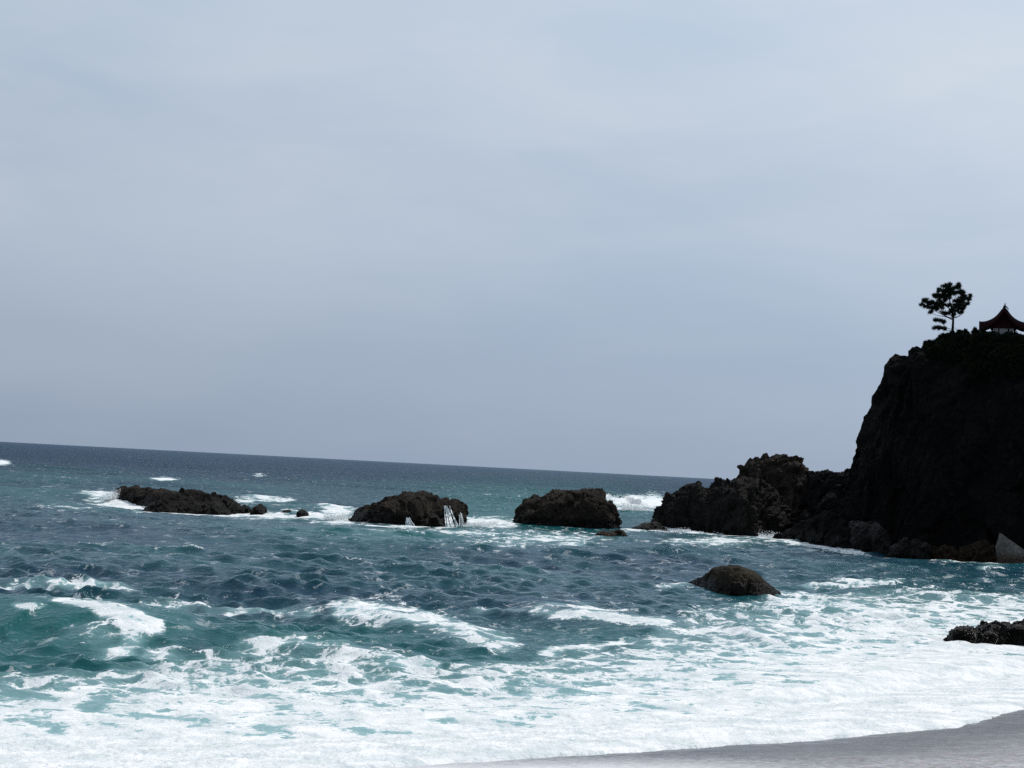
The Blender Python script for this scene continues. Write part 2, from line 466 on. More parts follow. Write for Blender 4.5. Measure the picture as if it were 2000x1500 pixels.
# round the single rock off the beach and the water right of it
blob(1318, 1140, 36, 14, 0.85); blob(1345, 1128, 35, 8, 0.8); blob(1300, 1152, 40, 8, 0.55)
blob(1560, 1168, 60, 8, 0.66); streak([(1480, 1178), (1600, 1186), (1760, 1200), (1870, 1190)], 12, 0.66)
streak([(1560, 1132), (1660, 1134), (1770, 1136)], 6, 0.62)
blob(1870, 1178, 50, 10, 0.7); blob(1930, 1158, 60, 9, 0.6); blob(1980, 1220, 60, 22, 0.72)
streak([(1910, 1114), (1938, 1110), (1965, 1113)], 6, 0.85)
streak([(1640, 1076), (1760, 1092), (1900, 1104), (2040, 1108)], 4, 0.5)
# along the line of rocks
blob(205, 972, 46, 9, 1.0, 0.06); blob(245, 984, 70, 7, 0.95, 0.1); blob(105, 957, 26, 4, 0.85, 0.1)
streak([(80, 955), (180, 962), (240, 968)], 5, 0.6); streak([(60, 990), (180, 996)], 5, 0.45)
streak([(268, 1000), (380, 1000), (480, 1001), (600, 1004), (690, 1016)], 4, 0.86)
streak([(460, 978), (520, 977), (575, 980)], 5, 0.72); blob(480, 988, 20, 6, 0.9)
blob(655, 1003, 36, 9, 1.0); blob(665, 1020, 60, 10, 0.6); blob(545, 1012, 90, 8, 0.5)
streak([(690, 1026), (800, 1028), (900, 1024), (1012, 1026)], 4, 0.8)
blob(950, 1022, 55, 7, 1.0); blob(900, 1042, 230, 12, 0.56); blob(1080, 1052, 130, 10, 0.6); blob(1110, 1072, 55, 8, 0.68); blob(1000, 1066, 120, 12, 0.42)
blob(1240, 983, 52, 14, 1.15, 0.02, 1.6); blob(1275, 983, 26, 16, 1.1); blob(1205, 975, 36, 5, 0.9)
streak([(1225, 1036), (1290, 1032), (1400, 1040), (1480, 1046)], 5, 0.88)
blob(1495, 1042, 32, 10, 1.1, 0, 1.4); blob(1400, 1056, 110, 9, 0.62); blob(1540, 1056, 80, 6, 0.66); blob(1330, 1034, 50, 5, 1.0)
streak([(1520, 1058), (1620, 1072), (1700, 1082)], 4, 0.8)
# small whitecaps farther out
blob(320, 937, 30, 3.5, 1.1, 0.02, 1.5); blob(2, 906, 18, 6, 1.0); blob(1208, 973, 24, 3, 0.9); blob(1190, 969, 20, 3, 0.9); blob(505, 930, 14, 2, 0.5)
# scattered crests
foam = np.clip(foam, 0, 1.05) ** 1.6
foam = np.maximum(foam, sstep(H, 0.75, 1.15) * 0.28 * (far < 260))
foam = np.clip(foam, 0, 1.05).astype(np.float32)

# tint: 0 open dark blue, 1 shallow green
tint = np.zeros(N, np.float32)
def tb(u0, v0, ru, rv, val, p=1.0):
    global tint
    tint = np.maximum(tint, val * np.exp(-(((uu - u0) / ru) ** 2 + ((vv - v0) / rv) ** 2) ** p))
tb(150, 1225, 340, 75, 1.0, 1.5); tb(650, 1240, 420, 55, 0.9); tb(1150, 1240, 300, 45, 0.85)
tb(1700, 1190, 450, 75, 0.8); tb(1000, 1000, 300, 60, 1.0); tb(900, 1046, 420, 28, 1.0); tb(1240, 995, 60, 25, 1.0)
tb(550, 1010, 200, 30, 0.6); tb(220, 985, 170, 25, 0.55); tb(1420, 1055, 200, 25, 0.65); tb(450, 965, 450, 30, 0.4); tb(60, 960, 250, 40, 0.42)
tint = np.maximum(tint, 0.9 * sstep(vv, 1200, 1290))
tint = np.maximum(tint, 0.07 + 0.45 * np.clip(warp2 * 1.3, 0, 0.6))
tint = np.clip(tint + 0.28 * sstep(H, 0.1, 0.6) * (far < 400) + 0.15 * warp, 0, 1).astype(np.float32)

# foam is thick: lumpy relief where it is dense, and a raised ragged lip along the swash line
Z = H.copy()
sel = np.nonzero((far < 75) & (foam > 0.25))[0]
Pl = np.stack([X[sel], Y[sel], X[sel] * 0], 1)
lump = 0.045 * fbm(Pl * 1.1, 3, 0.6) + 0.05 * fbm(Pl * 3.3 + 9, 3, 0.6, ridged=True)
surge = np.exp(-((off[sel] - 2.5) / 3.5) ** 2)
Z[sel] += lump * foam[sel] ** 2 * (0.7 + 1.9 * surge)
edge = np.nonzero((off < 14) & (far < 190))[0]
Pe = np.stack([X[edge], Y[edge], X[edge] * 0], 1)
rag = 0.55 * fbm(Pe * 0.22 + 3, 2) + 0.35 * fbm(Pe * 0.9 + 8, 3) + 0.12 * fbm(Pe * 3.5, 2)
se = s_sh[edge] + rag
zb_ = SW + 0.125 * s_sh[edge]
thick = np.where(se < 0, np.minimum(0.02 + 0.11 * np.sqrt(np.clip(-se, 0, 9)), 0.22), -0.06 * np.clip(se / 0.15, 0, 1) + 0.02 * (1 - np.clip(se / 0.15, 0, 1)))
zl = Z[edge] * np.clip(off[edge] / 10, 0.35, 1)
kk = 0.10
hm = np.clip(0.5 + 0.5 * ((zb_ + thick + 0.4 * (zl - H[edge] * 0)) - zl) / kk, 0, 1)
sheet = zb_ + thick + 0.45 * zl
Zn = np.where(se > 0.0, zb_ + thick, np.maximum(sheet + 0.028 * np.clip(-se, 0, 1) * fbm(Pe * 4.5 + 2, 2, 0.6, ridged=True), zl))
Z[edge] = Zn
foam[edge] = np.where(off[edge] < 6, np.maximum(foam[edge], 1.0 * sstep(off[edge], 7, 3)), foam[edge])
calm = sstep(off, 2, 10)
X2 = X + DX * calm; Y2 = Y + DY * calm

nr, nc = len(rows), len(ang)
idx = np.arange(N, dtype=np.int32).reshape(nr, nc)
Q = np.stack([idx[:-1, :-1], idx[:-1, 1:], idx[1:, 1:], idx[1:, :-1]], -1).reshape(-1, 4)
inland = s_sh > 2.0
keep = ~(inland[Q].all(1))
Q = Q[keep]
used = np.zeros(N, bool); used[Q.ravel()] = True
remap = (np.cumsum(used) - 1).astype(np.int32)
Q = remap[Q]

# sea material
mt, t = material('sea_water'); M_SEA = mt
P = t.n('ShaderNodeNewGeometry').outputs['Position']
a_f, a_t, a_r = t.attr('foam'), t.attr('tint'), t.attr('far')
flatP = t.mapping(P, scale=(1, 1, 0))
wv = t.vmath('ADD', flatP, t.vmath('SCALE', t.vmath('SUBTRACT', t.noise(flatP, 0.55, 3, 0.55, 0, True), (0.5, 0.5, 0.5)), 2.6))
wv2 = t.vmath('ADD', flatP, t.vmath('SCALE', t.vmath('SUBTRACT', t.noise(flatP, 2.4, 3, 0.6, 0, True), (0.5, 0.5, 0.5)), 0.8))
web1 = t.rng(t.voro(wv, 0.62), 0.0, 0.42, 1.0, 0.0)
web2 = t.rng(t.voro(wv2, 2.1), 0.0, 0.40, 1.0, 0.0)
web3 = t.rng(t.voro(wv2, 5.5), 0.0, 0.40, 1.0, 0.0)
nz = t.rng(t.noise(wv2, 0.8, 7, 0.62), 0.30, 0.70)
pat = t.math('ADD', t.math('ADD', t.math('MULTIPLY', web1, 0.26), t.math('ADD', t.math('MULTIPLY', web2, 0.18), t.math('MULTIPLY', web3, 0.10))), t.math('MULTIPLY', nz, 0.46))
pat = t.rng(pat, 0.20, 0.80)
thr = t.math('SUBTRACT', 1.0, a_f)
diff = t.math('SUBTRACT', pat, thr)
mask = t.math('MULTIPLY', t.rng(diff, -0.06, 0.12, 0.0, 1.0, True), 0.97)
thin = t.math('MULTIPLY', t.rng(diff, -0.42, 0.05, 0.0, 1.0, True), t.rng(a_f, 0.1, 0.75))
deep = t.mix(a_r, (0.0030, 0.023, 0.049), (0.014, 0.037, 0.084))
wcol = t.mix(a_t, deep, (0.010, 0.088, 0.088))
wcol = t.mix(t.rng(a_f, 0.08, 0.55, 0.0, 0.72), wcol, (0.27, 0.45, 0.46))
wcol = t.mix(t.math('MULTIPLY', thin, 0.7), wcol, (0.30, 0.47, 0.49))
n1 = t.noise(t.mapping(P, scale=(1, 1.5, 1)), 1.5, 4, 0.6); n2 = t.noise(P, 6.5, 4, 0.6); n3 = t.noise(t.mapping(P, scale=(1, 0.2, 1)), 0.09, 8, 0.72)
hgt = t.math('ADD', t.math('MULTIPLY', n1, 0.09), t.math('ADD', t.math('MULTIPLY', n2, 0.05), t.math('MULTIPLY', t.math('MULTIPLY', n3, 11.0), a_r)))
wn = t.bump(hgt, 0.85, 1.0)
body = t.n('ShaderNodeBsdfDiffuse'); t.put(body.inputs[0], wcol); t.put(body.inputs['Normal'], wn)
gl = t.n('ShaderNodeBsdfGlossy'); t.put(gl.inputs[0], (0.86, 0.95, 1.0)); t.put(gl.inputs['Roughness'], t.rng(a_r, 0, 1, 0.06, 0.25)); t.put(gl.inputs['Normal'], wn)
fr_ = t.n('ShaderNodeFresnel'); fr_.inputs[0].default_value = 1.333; t.put(fr_.inputs['Normal'], wn)
wm = t.n('ShaderNodeMixShader'); t.put(wm.inputs[0], t.math('MULTIPLY', fr_.outputs[0], t.rng(a_r, 0, 0.7, 0.70, 0.30)))
t.put(wm.inputs[1], body.outputs[0]); t.put(wm.inputs[2], gl.outputs[0]); water = wm.outputs[0]
fh = t.math('ADD', t.math('MULTIPLY', t.noise(wv2, 2.2, 6, 0.65), 0.12), t.math('MULTIPLY', t.rng(pat, 0, 1), 0.05))
foamc = t.mix(t.rng(t.noise(wv, 1.1, 5, 0.6), 0.35, 0.65), (0.54, 0.595, 0.62), (0.83, 0.84, 0.85))
fsh = t.pbsdf(foamc, 0.75, t.bump(fh, 0.8, 1.0), 0.25)
mx = t.n('ShaderNodeMixShader'); t.put(mx.inputs[0], mask); t.put(mx.inputs[1], water); t.put(mx.inputs[2], fsh)
finish(t, mx.outputs[0])

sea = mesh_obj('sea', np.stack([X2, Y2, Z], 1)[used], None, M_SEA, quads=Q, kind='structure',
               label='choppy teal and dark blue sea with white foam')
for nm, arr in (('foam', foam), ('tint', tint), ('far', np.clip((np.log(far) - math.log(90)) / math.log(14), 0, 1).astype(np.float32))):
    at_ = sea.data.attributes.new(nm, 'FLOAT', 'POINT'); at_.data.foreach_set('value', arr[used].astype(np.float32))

SEA_H = (rows, ang, Z.reshape(nr, nc))
def sea_z(x, y):
    i = min(np.searchsorted(rows, math.hypot(x, y)), nr - 1); j = min(np.searchsorted(ang, math.degrees(math.atan2(x, y))), nc - 1)
    return float(SEA_H[2][i, j])

# ------------------------------------------------------------------ beach
along = np.linspace(-75, 135, 700); cross = np.concatenate([np.linspace(-30, -2, 30), np.linspace(-1.8, 14, 120), np.linspace(14.5, 60, 50)])
def shore_frame(tv):
    seg = np.concatenate([[0], np.cumsum(np.linalg.norm(np.diff(shore, axis=0), axis=1))])
    t0 = seg[2]
    px_ = np.interp(tv + t0, seg, shore[:, 0]); py_ = np.interp(tv + t0, seg, shore[:, 1])
    return px_, py_
bx_, by_ = shore_frame(np.clip(along, -68, 130))
dirv = (shore[-3] - shore[2]); dirv = dirv / np.linalg.norm(dirv); nrm = np.array([dirv[1], -dirv[0]])
BX = (bx_[None] + nrm[0] * cross[:, None]).ravel(); BY = (by_[None] + nrm[1] * cross[:, None]).ravel()
sb, _, _ = polydist(np.stack([BX, BY], 1).astype(np.float32), shore)
BZ = SW + 0.125 * sb
Pb = np.stack([BX, BY, BX * 0], 1)
BZ = BZ + 0.03 * fbm(Pb * 0.35, 3) + 0.012 * fbm(Pb * 2.2, 3)
bi = np.arange(len(BX), dtype=np.int32).reshape(len(cross), len(along))
BQ = np.stack([bi[:-1, :-1], bi[1:, :-1], bi[1:, 1:], bi[:-1, 1:]], -1).reshape(-1, 4)[:, ::-1]
mt, t = material('beach_sand'); M_SAND = mt
P = t.n('ShaderNodeNewGeometry').outputs['Position']
a_s = t.attr('inland')
n0 = t.noise(P, 0.5, 4, 0.6); n1 = t.noise(P, 9, 5, 0.7); n2 = t.voro(P, 28, 'F1', 'Color'); n3 = t.noise(P, 2.5, 4, 0.6)
edge_ = t.math('ADD', a_s, t.math('MULTIPLY', t.math('SUBTRACT', n0, 0.5), 2.2))
wet = t.rng(edge_, 0.8, 7.0, 1.0, 0.0, True)
a_w = t.attr('residue_sheen')
dry = t.mix(t.rng(n1, 0.35, 0.65), (0.20, 0.20, 0.215), (0.36, 0.36, 0.38))
dry = t.mix(0.3, dry, n2, 'SOFT_LIGHT')
wetc = t.mix(t.rng(n1, 0.35, 0.65), (0.080, 0.084, 0.097), (0.135, 0.14, 0.156))
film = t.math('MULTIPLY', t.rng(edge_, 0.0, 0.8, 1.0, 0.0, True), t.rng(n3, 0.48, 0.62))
colr = t.mix(wet, dry, wetc)
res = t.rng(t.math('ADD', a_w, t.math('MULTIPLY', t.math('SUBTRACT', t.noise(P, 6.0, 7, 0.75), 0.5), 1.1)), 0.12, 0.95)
mott = t.rng(t.math('ADD', t.math('MULTIPLY', t.noise(P, 3.0, 9, 0.78), 0.7), t.math('MULTIPLY', t.noise(t.mapping(P, rot=(0, 0, math.radians(-37)), scale=(0.25, 1.6, 1)), 1.2, 4, 0.6), 0.3)), 0.36, 0.64, 0.62, 1.4)
colr = t.mix(1.0, colr, mott, 'MULTIPLY')
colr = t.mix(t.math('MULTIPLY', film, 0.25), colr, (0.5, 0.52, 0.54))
colr = t.mix(res, colr, (0.62, 0.63, 0.65))  # pale foam residue, its wet sheen painted into the sand colour
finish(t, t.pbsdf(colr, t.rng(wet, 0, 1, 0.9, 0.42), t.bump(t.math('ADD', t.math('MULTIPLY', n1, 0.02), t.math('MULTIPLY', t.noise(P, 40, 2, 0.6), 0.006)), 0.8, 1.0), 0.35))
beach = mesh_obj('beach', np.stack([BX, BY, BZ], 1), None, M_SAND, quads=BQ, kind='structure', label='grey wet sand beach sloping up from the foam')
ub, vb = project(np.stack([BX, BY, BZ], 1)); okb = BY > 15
res_sheen = np.where(okb, sstep(vb, 1462, 1512) * (1 - 0.8 * sstep(ub, 1150, 1750)), 0.6)  # where leftover foam and its painted sheen lighten the sand
aw = beach.data.attributes.new('residue_sheen', 'FLOAT', 'POINT'); aw.data.foreach_set('value', res_sheen.astype(np.float32))
ai = beach.data.attributes.new('inland', 'FLOAT', 'POINT'); ai.data.foreach_set('value', sb.astype(np.float32))


# ------------------------------------------------------------------ rocks
def resample(pts, n, seedv=0):
    p = np.array(pts, float); d = np.concatenate([[0], np.cumsum(np.hypot(*np.diff(p, axis=0).T))])
    t_ = np.linspace(0, d[-1], n); return np.interp(t_, d, p[:, 0]), np.interp(t_, d, p[:, 1])

def loft(outline, front, depth, zb=-1.2, ey=0.75, ez=0.72, amp=0.25, freq=0.6, block=0.95, bfreq=0.6, vstretch=1.0,
         seed=0, n=120, nrg=70, endpow=2.4, back=1.0, endd=0.10, yfront=None):
    """a solid rock: skyline traced in the picture, given its own distance, depth and a rounded cross-section"""
    ox, oy = resample(outline, n)
    fr = np.array(front, float)
    yf = np.array([ground(a, b, 0.0)[1] for a, b in fr])
    Yf = np.interp(ox, fr[:, 0], yf)
    if yfront is not None: Yf = np.interp(ox, [a for a, _ in yfront], [b for _, b in yfront])
    Yc = Yf + depth
    top = np.array([at(a, b, c) for a, b, c in zip(ox, oy, Yc)])
    tx = (top[:, 0] - top[0, 0]) / max(top[-1, 0] - top[0, 0], 1e-6)
    D = depth * (endd + (1 - endd) * np.sqrt(np.clip(1 - np.abs(2 * tx - 1) ** endpow, 0, 1)))
    ph = np.linspace(0, math.pi, nrg)
    cy = -np.sign(np.cos(ph)) * np.abs(np.cos(ph)) ** ey; sz = np.abs(np.sin(ph)) ** ez
    cy = np.where(cy > 0, cy * back, cy)
    hgt_ = np.maximum(top[:, 2] - zb, 0.3)
    Xg = np.repeat(top[:, 0][:, None], nrg, 1)
    goal = (top[:, 2] - CAM_H) / Yc
    Yg = Yc[:, None] + D[:, None] * cy[None]
    for _ in range(6):                       # the traced skyline is the highest line of sight over the rounded body
        Zg = zb + hgt_[:, None] * sz[None]
        hgt_ = np.maximum(hgt_ + (goal - ((Zg - CAM_H) / Yg).max(1)) * Yc, 0.25)
    Zg = zb + hgt_[:, None] * sz[None]
    G = np.stack([Xg, Yg, Zg], -1)
    du = np.gradient(G, axis=0); dv = np.gradient(G, axis=1)
    Nn = np.cross(du, dv); ln = np.linalg.norm(Nn, axis=-1, keepdims=True); Nn = Nn / np.maximum(ln, 1e-9)
    if Nn[n // 2, nrg // 2, 2] < 0: Nn = -Nn
    Pf = (G.reshape(-1, 3)) * np.array([1, 1, vstretch]) + seed * 13.7
    h1 = fbm(Pf * freq, 5, 0.52); h2 = fbm(Pf * freq * 2.7 + 5, 4, 0.55, ridged=True)
    cv, ce, ct = cells(Pf * bfreq + 0.25 * np.stack([h1, h2, h1], 1), seed)
    cv2, ce2, ct2 = cells(Pf * bfreq * 2.6 + 0.2 * np.stack([h2, h1, h2], 1), seed + 1)
    disp = amp * (0.8 * h1 + 0.25 * h2 - 0.1) + amp * block * ((0.48 * cv + 0.8 * ct) * np.clip(ce * 8, 0, 1) + (0.12 * cv2 + 0.20 * ct2) * np.clip(ce2 * 7, 0, 1))
    disp = disp + amp * 0.20 * fbm(Pf * freq * 7 + 3, 3, 0.6, ridged=True) - amp * 0.10
    Pn = G.reshape(-1, 3) + Nn.reshape(-1, 3) * disp[:, None]
    ii = np.arange(n * nrg, dtype=np.int32).reshape(n, nrg)
    Qd = np.stack([ii[:-1, :-1], ii[1:, :-1], ii[1:, 1:], ii[:-1, 1:]], -1).reshape(-1, 4)
    if np.cross(du[n // 2, nrg // 2], dv[n // 2, nrg // 2])[2] < 0: Qd = Qd[:, ::-1]
    return Pn, np.ascontiguousarray(Qd)

def rock(name, label, mat, outline, front, depth, group=None, cat='rock', kind=None, **kw):
    Pn, Qd = loft(outline, front, depth, **kw)
    o = mesh_obj(name, Pn, None, mat, quads=Qd, smooth=False, label=label)
    if kind: o['kind'] = kind
    else: o['category'] = cat
    if group: o['group'] = group
    return o

REEF = 'rocks standing in a line off the headland'
FOOT = 'boulders at the foot of the headland'
# headland
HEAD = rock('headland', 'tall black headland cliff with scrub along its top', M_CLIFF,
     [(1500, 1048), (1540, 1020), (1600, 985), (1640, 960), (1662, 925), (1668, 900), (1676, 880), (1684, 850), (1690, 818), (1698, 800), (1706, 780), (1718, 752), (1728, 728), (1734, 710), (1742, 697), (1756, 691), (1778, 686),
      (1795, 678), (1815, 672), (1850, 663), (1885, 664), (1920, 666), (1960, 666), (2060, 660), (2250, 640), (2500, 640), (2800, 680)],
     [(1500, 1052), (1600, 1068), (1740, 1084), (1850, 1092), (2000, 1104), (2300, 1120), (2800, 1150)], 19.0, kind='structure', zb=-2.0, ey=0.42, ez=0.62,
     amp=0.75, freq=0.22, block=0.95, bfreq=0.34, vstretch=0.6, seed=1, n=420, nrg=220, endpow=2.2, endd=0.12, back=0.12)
# line of rocks, left to right
rock('sea_rock', 'low brown slab of rock at the far end of the reef, surf on its end', M_ROCK,
     [(219, 984), (222, 968), (228, 957), (243, 953), (260, 949), (275, 953), (300, 955), (322, 957), (350, 962), (380, 975), (396, 990)],
     [(219, 980), (260, 983), (330, 990), (400, 996)], 2.6, REEF, amp=0.26, freq=0.6, seed=2, n=120, nrg=60)
rock('sea_rock', 'long low dark rock sloping down into surf in front of a brown slab', M_ROCKD,
     [(280, 1001), (292, 991), (305, 980), (318, 970), (340, 963), (362, 956), (378, 960), (392, 963), (410, 966), (440, 970), (456, 978), (470, 988), (484, 993), (490, 1002)],
     [(280, 998), (380, 999), (490, 1000)], 3.2, REEF, amp=0.34, freq=0.55, seed=3, n=150, nrg=70)
rock('sea_rock', 'small pointed dark rock beside the end of the long reef rock', M_ROCKD,
     [(488, 1001), (496, 991), (506, 985), (512, 984), (519, 990), (523, 1001)], [(488, 1000), (523, 1000)], 0.9, REEF, amp=0.18, freq=1.2, seed=4, n=50, nrg=40)
rock('sea_rock', 'tiny dark rock awash between two reef rocks, flatter of a pair', M_ROCKD,
     [(546, 1002), (552, 997), (560, 995), (568, 997), (572, 1002)], [(546, 1001), (572, 1001)], 0.7, REEF, amp=0.12, freq=1.4, seed=5, n=40, nrg=30)
rock('sea_rock', 'tiny peaked rock awash left of the rock with white water falls', M_ROCKD,
     [(580, 1006), (586, 998), (592, 997), (600, 1003), (604, 1007)], [(580, 1005), (604, 1005)], 0.6, REEF, amp=0.12, freq=1.4, seed=6, n=40, nrg=30)
FALL = rock('sea_rock', 'humped brown rock with white water running off its block end', M_ROCK,
     [(677, 1018), (688, 1007), (700, 996), (715, 988), (735, 986), (752, 984), (757, 975), (772, 970), (788, 965), (806, 962), (825, 966), (842, 972), (852, 980), (858, 978), (872, 975), (890, 974), (903, 978), (908, 992), (907, 1008), (911, 1027)],
     [(677, 1015), (740, 1021), (820, 1026), (911, 1027)], 4.2, REEF, amp=0.36, freq=0.5, seed=31, n=190, nrg=90)
rock('sea_rock', 'largest brown block of rock in the reef, flat topped and steep sided', M_ROCK,
     [(1006, 1030), (1009, 1014), (1016, 996), (1030, 981), (1046, 970), (1070, 968), (1090, 961), (1115, 960), (1140, 957), (1160, 959), (1172, 965), (1184, 980), (1196, 992), (1199, 1008), (1207, 1020), (1211, 1038)],
     [(1006, 1027), (1100, 1031), (1211, 1037)], 4.8, REEF, amp=0.5, freq=0.45, seed=8, n=190, nrg=90, ey=0.6, ez=0.6)
rock('rock_ledge', 'flat brown ledge awash at the foot of the largest reef block', M_BROWN,
     [(1160, 1046), (1168, 1040), (1180, 1036), (1196, 1038), (1210, 1037), (1220, 1042), (1224, 1049)], [(1160, 1045), (1224, 1048)], 1.0, REEF, amp=0.15, freq=1.2, seed=9, n=60, nrg=36)
rock('sea_rock', 'low black rock awash at the seaward tip of the headland', M_ROCKD,
     [(1232, 1036), (1240, 1028), (1254, 1024), (1266, 1021), (1280, 1020), (1300, 1030), (1310, 1038)], [(1232, 1034), (1310, 1036)], 1.4, FOOT, amp=0.2, freq=0.9, seed=10, n=60, nrg=40)
rock('boulder', 'domed black boulder at the seaward tip with a notch beside it', M_ROCKD,
     [(1268, 1034), (1276, 1016), (1286, 996), (1300, 975), (1316, 960), (1335, 952), (1350, 944), (1360, 943), (1368, 951), (1385, 965), (1405, 990), (1425, 1030)],
     [(1268, 1030), (1340, 1034), (1425, 1042)], 5.0, FOOT, amp=0.55, freq=0.45, back=0.5, seed=11, n=150, nrg=90)
rock('boulder', 'broad craggy black boulder between the domed tip and the overhanging crag', M_ROCKD,
     [(1350, 1036), (1366, 975), (1380, 954), (1400, 945), (1420, 940), (1445, 941), (1475, 938), (1500, 950), (1525, 980), (1540, 1040)],
     [(1350, 1036), (1440, 1043), (1540, 1046)], 5.5, FOOT, amp=0.65, freq=0.45, back=0.5, seed=12, n=170, nrg=90)
rock('crag', 'overhanging brown topped crag above the black boulders', M_ROCK,
     [(1432, 1000), (1440, 940), (1444, 925), (1446, 911), (1460, 904), (1478, 899), (1495, 893), (1512, 892), (1530, 889), (1540, 895), (1553, 902), (1563, 908), (1571, 918), (1580, 935), (1600, 1000)],
     [(1432, 1030), (1600, 1044)], 5.0, FOOT, amp=0.55, freq=0.4, back=0.4, seed=13, n=170, nrg=90, ey=0.6, ez=0.55)
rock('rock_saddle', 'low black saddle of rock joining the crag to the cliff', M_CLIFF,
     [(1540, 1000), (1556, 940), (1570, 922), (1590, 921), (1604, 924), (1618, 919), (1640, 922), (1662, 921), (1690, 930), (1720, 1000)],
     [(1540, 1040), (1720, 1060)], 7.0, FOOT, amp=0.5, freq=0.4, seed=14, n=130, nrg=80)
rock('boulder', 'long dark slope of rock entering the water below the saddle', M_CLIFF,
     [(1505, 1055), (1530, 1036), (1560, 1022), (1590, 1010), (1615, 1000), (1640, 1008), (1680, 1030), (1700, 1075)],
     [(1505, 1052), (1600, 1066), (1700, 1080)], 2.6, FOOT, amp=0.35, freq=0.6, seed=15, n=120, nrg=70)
rock('boulder', 'rounded shiny grey boulder in front of the cliff foot', M_WET,
     [(1574, 1066), (1590, 1050), (1620, 1040), (1640, 1032), (1660, 1020), (1690, 1016), (1714, 1018), (1726, 1032), (1736, 1056), (1742, 1084)],
     [(1574, 1062), (1660, 1074), (1742, 1083)], 2.2, FOOT, amp=0.3, freq=0.8, seed=16, n=130, nrg=70)
rock('rock_ledge', 'low dark ledge between the shiny boulder and brown weedy rocks', M_WET,
     [(1730, 1088), (1744, 1066), (1760, 1060), (1790, 1057), (1812, 1062), (1824, 1092)], [(1730, 1084), (1824, 1090)], 1.5, FOOT, amp=0.32, freq=0.9, bfreq=1.2, seed=17, n=80, nrg=50)
rock('boulder', 'low brown weedy boulder beside the dark ledge at the cliff foot', M_BROWN,
     [(1806, 1092), (1818, 1076), (1840, 1070), (1862, 1072), (1884, 1082), (1894, 1098)], [(1806, 1089), (1894, 1096)], 1.3, FOOT, amp=0.32, freq=0.9, bfreq=1.2, seed=18, n=80, nrg=50)
rock('boulder', 'brown weedy boulder next to the pale triangular rock', M_BROWN,
     [(1868, 1098), (1884, 1070), (1905, 1062), (1930, 1063), (1944, 1074), (1952, 1102)], [(1868, 1094), (1952, 1101)], 1.4, FOOT, amp=0.32, freq=0.9, bfreq=1.2, seed=19, n=80, nrg=50)
hv = BVHTree.FromPolygons([v.co.copy() for v in HEAD.data.vertices], [tuple(p.vertices) for p in HEAD.data.polygons])
def on_cliff(px, py):
    d = ray(px, py); d = d / np.linalg.norm(d)
    h = hv.ray_cast(Vector((0, 0, CAM_H)), Vector(d)); return None if h[0] is None else np.array(h[0])
yfl = [(px, on_cliff(px, 915)[1] - 0.55) for px in (1895, 1930, 1965, 2000, 2040, 2085)]
rock('boulder', 'grey streaked ledge bulging out of the black cliff face', M_GREY,
     [(1890, 925), (1905, 905), (1922, 893), (1945, 884), (1972, 876), (2010, 878), (2060, 890), (2090, 925)],
     [(1890, 1092), (2090, 1108)], 2.4, FOOT, zb=5.2, amp=0.3, freq=0.6, seed=20, n=110, nrg=60, vstretch=3.0, ez=1.1, ey=1.0, yfront=yfl)

# pale triangular block: a split slab with flat faces
def slab(name, label, mat, cpx, base_py, top_px, top_py, wpx, depth, group):
    b = ground(cpx, base_py, 0.0); Y0 = b[1]
    pts = [at(cpx - wpx * 0.42, base_py + 4, Y0), at(cpx + wpx * 0.75, base_py + 6, Y0), at(cpx + wpx * 0.66, (base_py * 0.62 + top_py * 0.38), Y0),
           at(top_px + wpx * 0.16, top_py + 7, Y0 + 0.1), at(top_px, top_py, Y0 + 0.15), at(cpx - wpx * 0.42, (base_py * 0.45 + top_py * 0.55), Y0)]
    fr = []
    for k in range(6):
        for q in np.linspace(0, 1, 8)[:-1]:
            fr.append(pts[k] * (1 - q) + pts[(k + 1) % 6] * q)
    fr = np.array(fr); cen = fr.mean(0); rings = []
    for sc, dy in ((0.0, -0.35), (0.45, -0.32), (0.8, -0.22), (0.97, -0.05), (1.0, 0.15), (1.03, 0.7), (1.02, 1.4), (0.9, 1.9), (0.5, 2.2), (0.0, 2.3)):
        rg = cen + (fr - cen) * sc; rg[:, 1] += dy * depth; rg[:, 0] += dy * 0.25; rings.append(rg)
    G = np.array(rings); nn = G.shape[1]
    Pf = G.reshape(-1, 3); Pf = Pf + 0.10 * np.stack([fbm(Pf * 1.6, 4), fbm(Pf * 1.6 + 7, 4), fbm(Pf * 1.6 + 15, 4)], 1)
    fs = [(i * nn + j, i * nn + (j + 1) % nn, (i + 1) * nn + (j + 1) % nn, (i + 1) * nn + j) for i in range(len(rings) - 1) for j in range(nn)]
    o = mesh_obj(name, Pf, None, mat, quads=np.array(fs)[:, ::-1], smooth=False, label=label, category='rock', group=group)
    return o
slab('boulder', 'pale grey triangular slab of rock leaning by the cliff foot', M_PALE, 1972, 1102, 1957, 1043, 56, 1.2, FOOT)

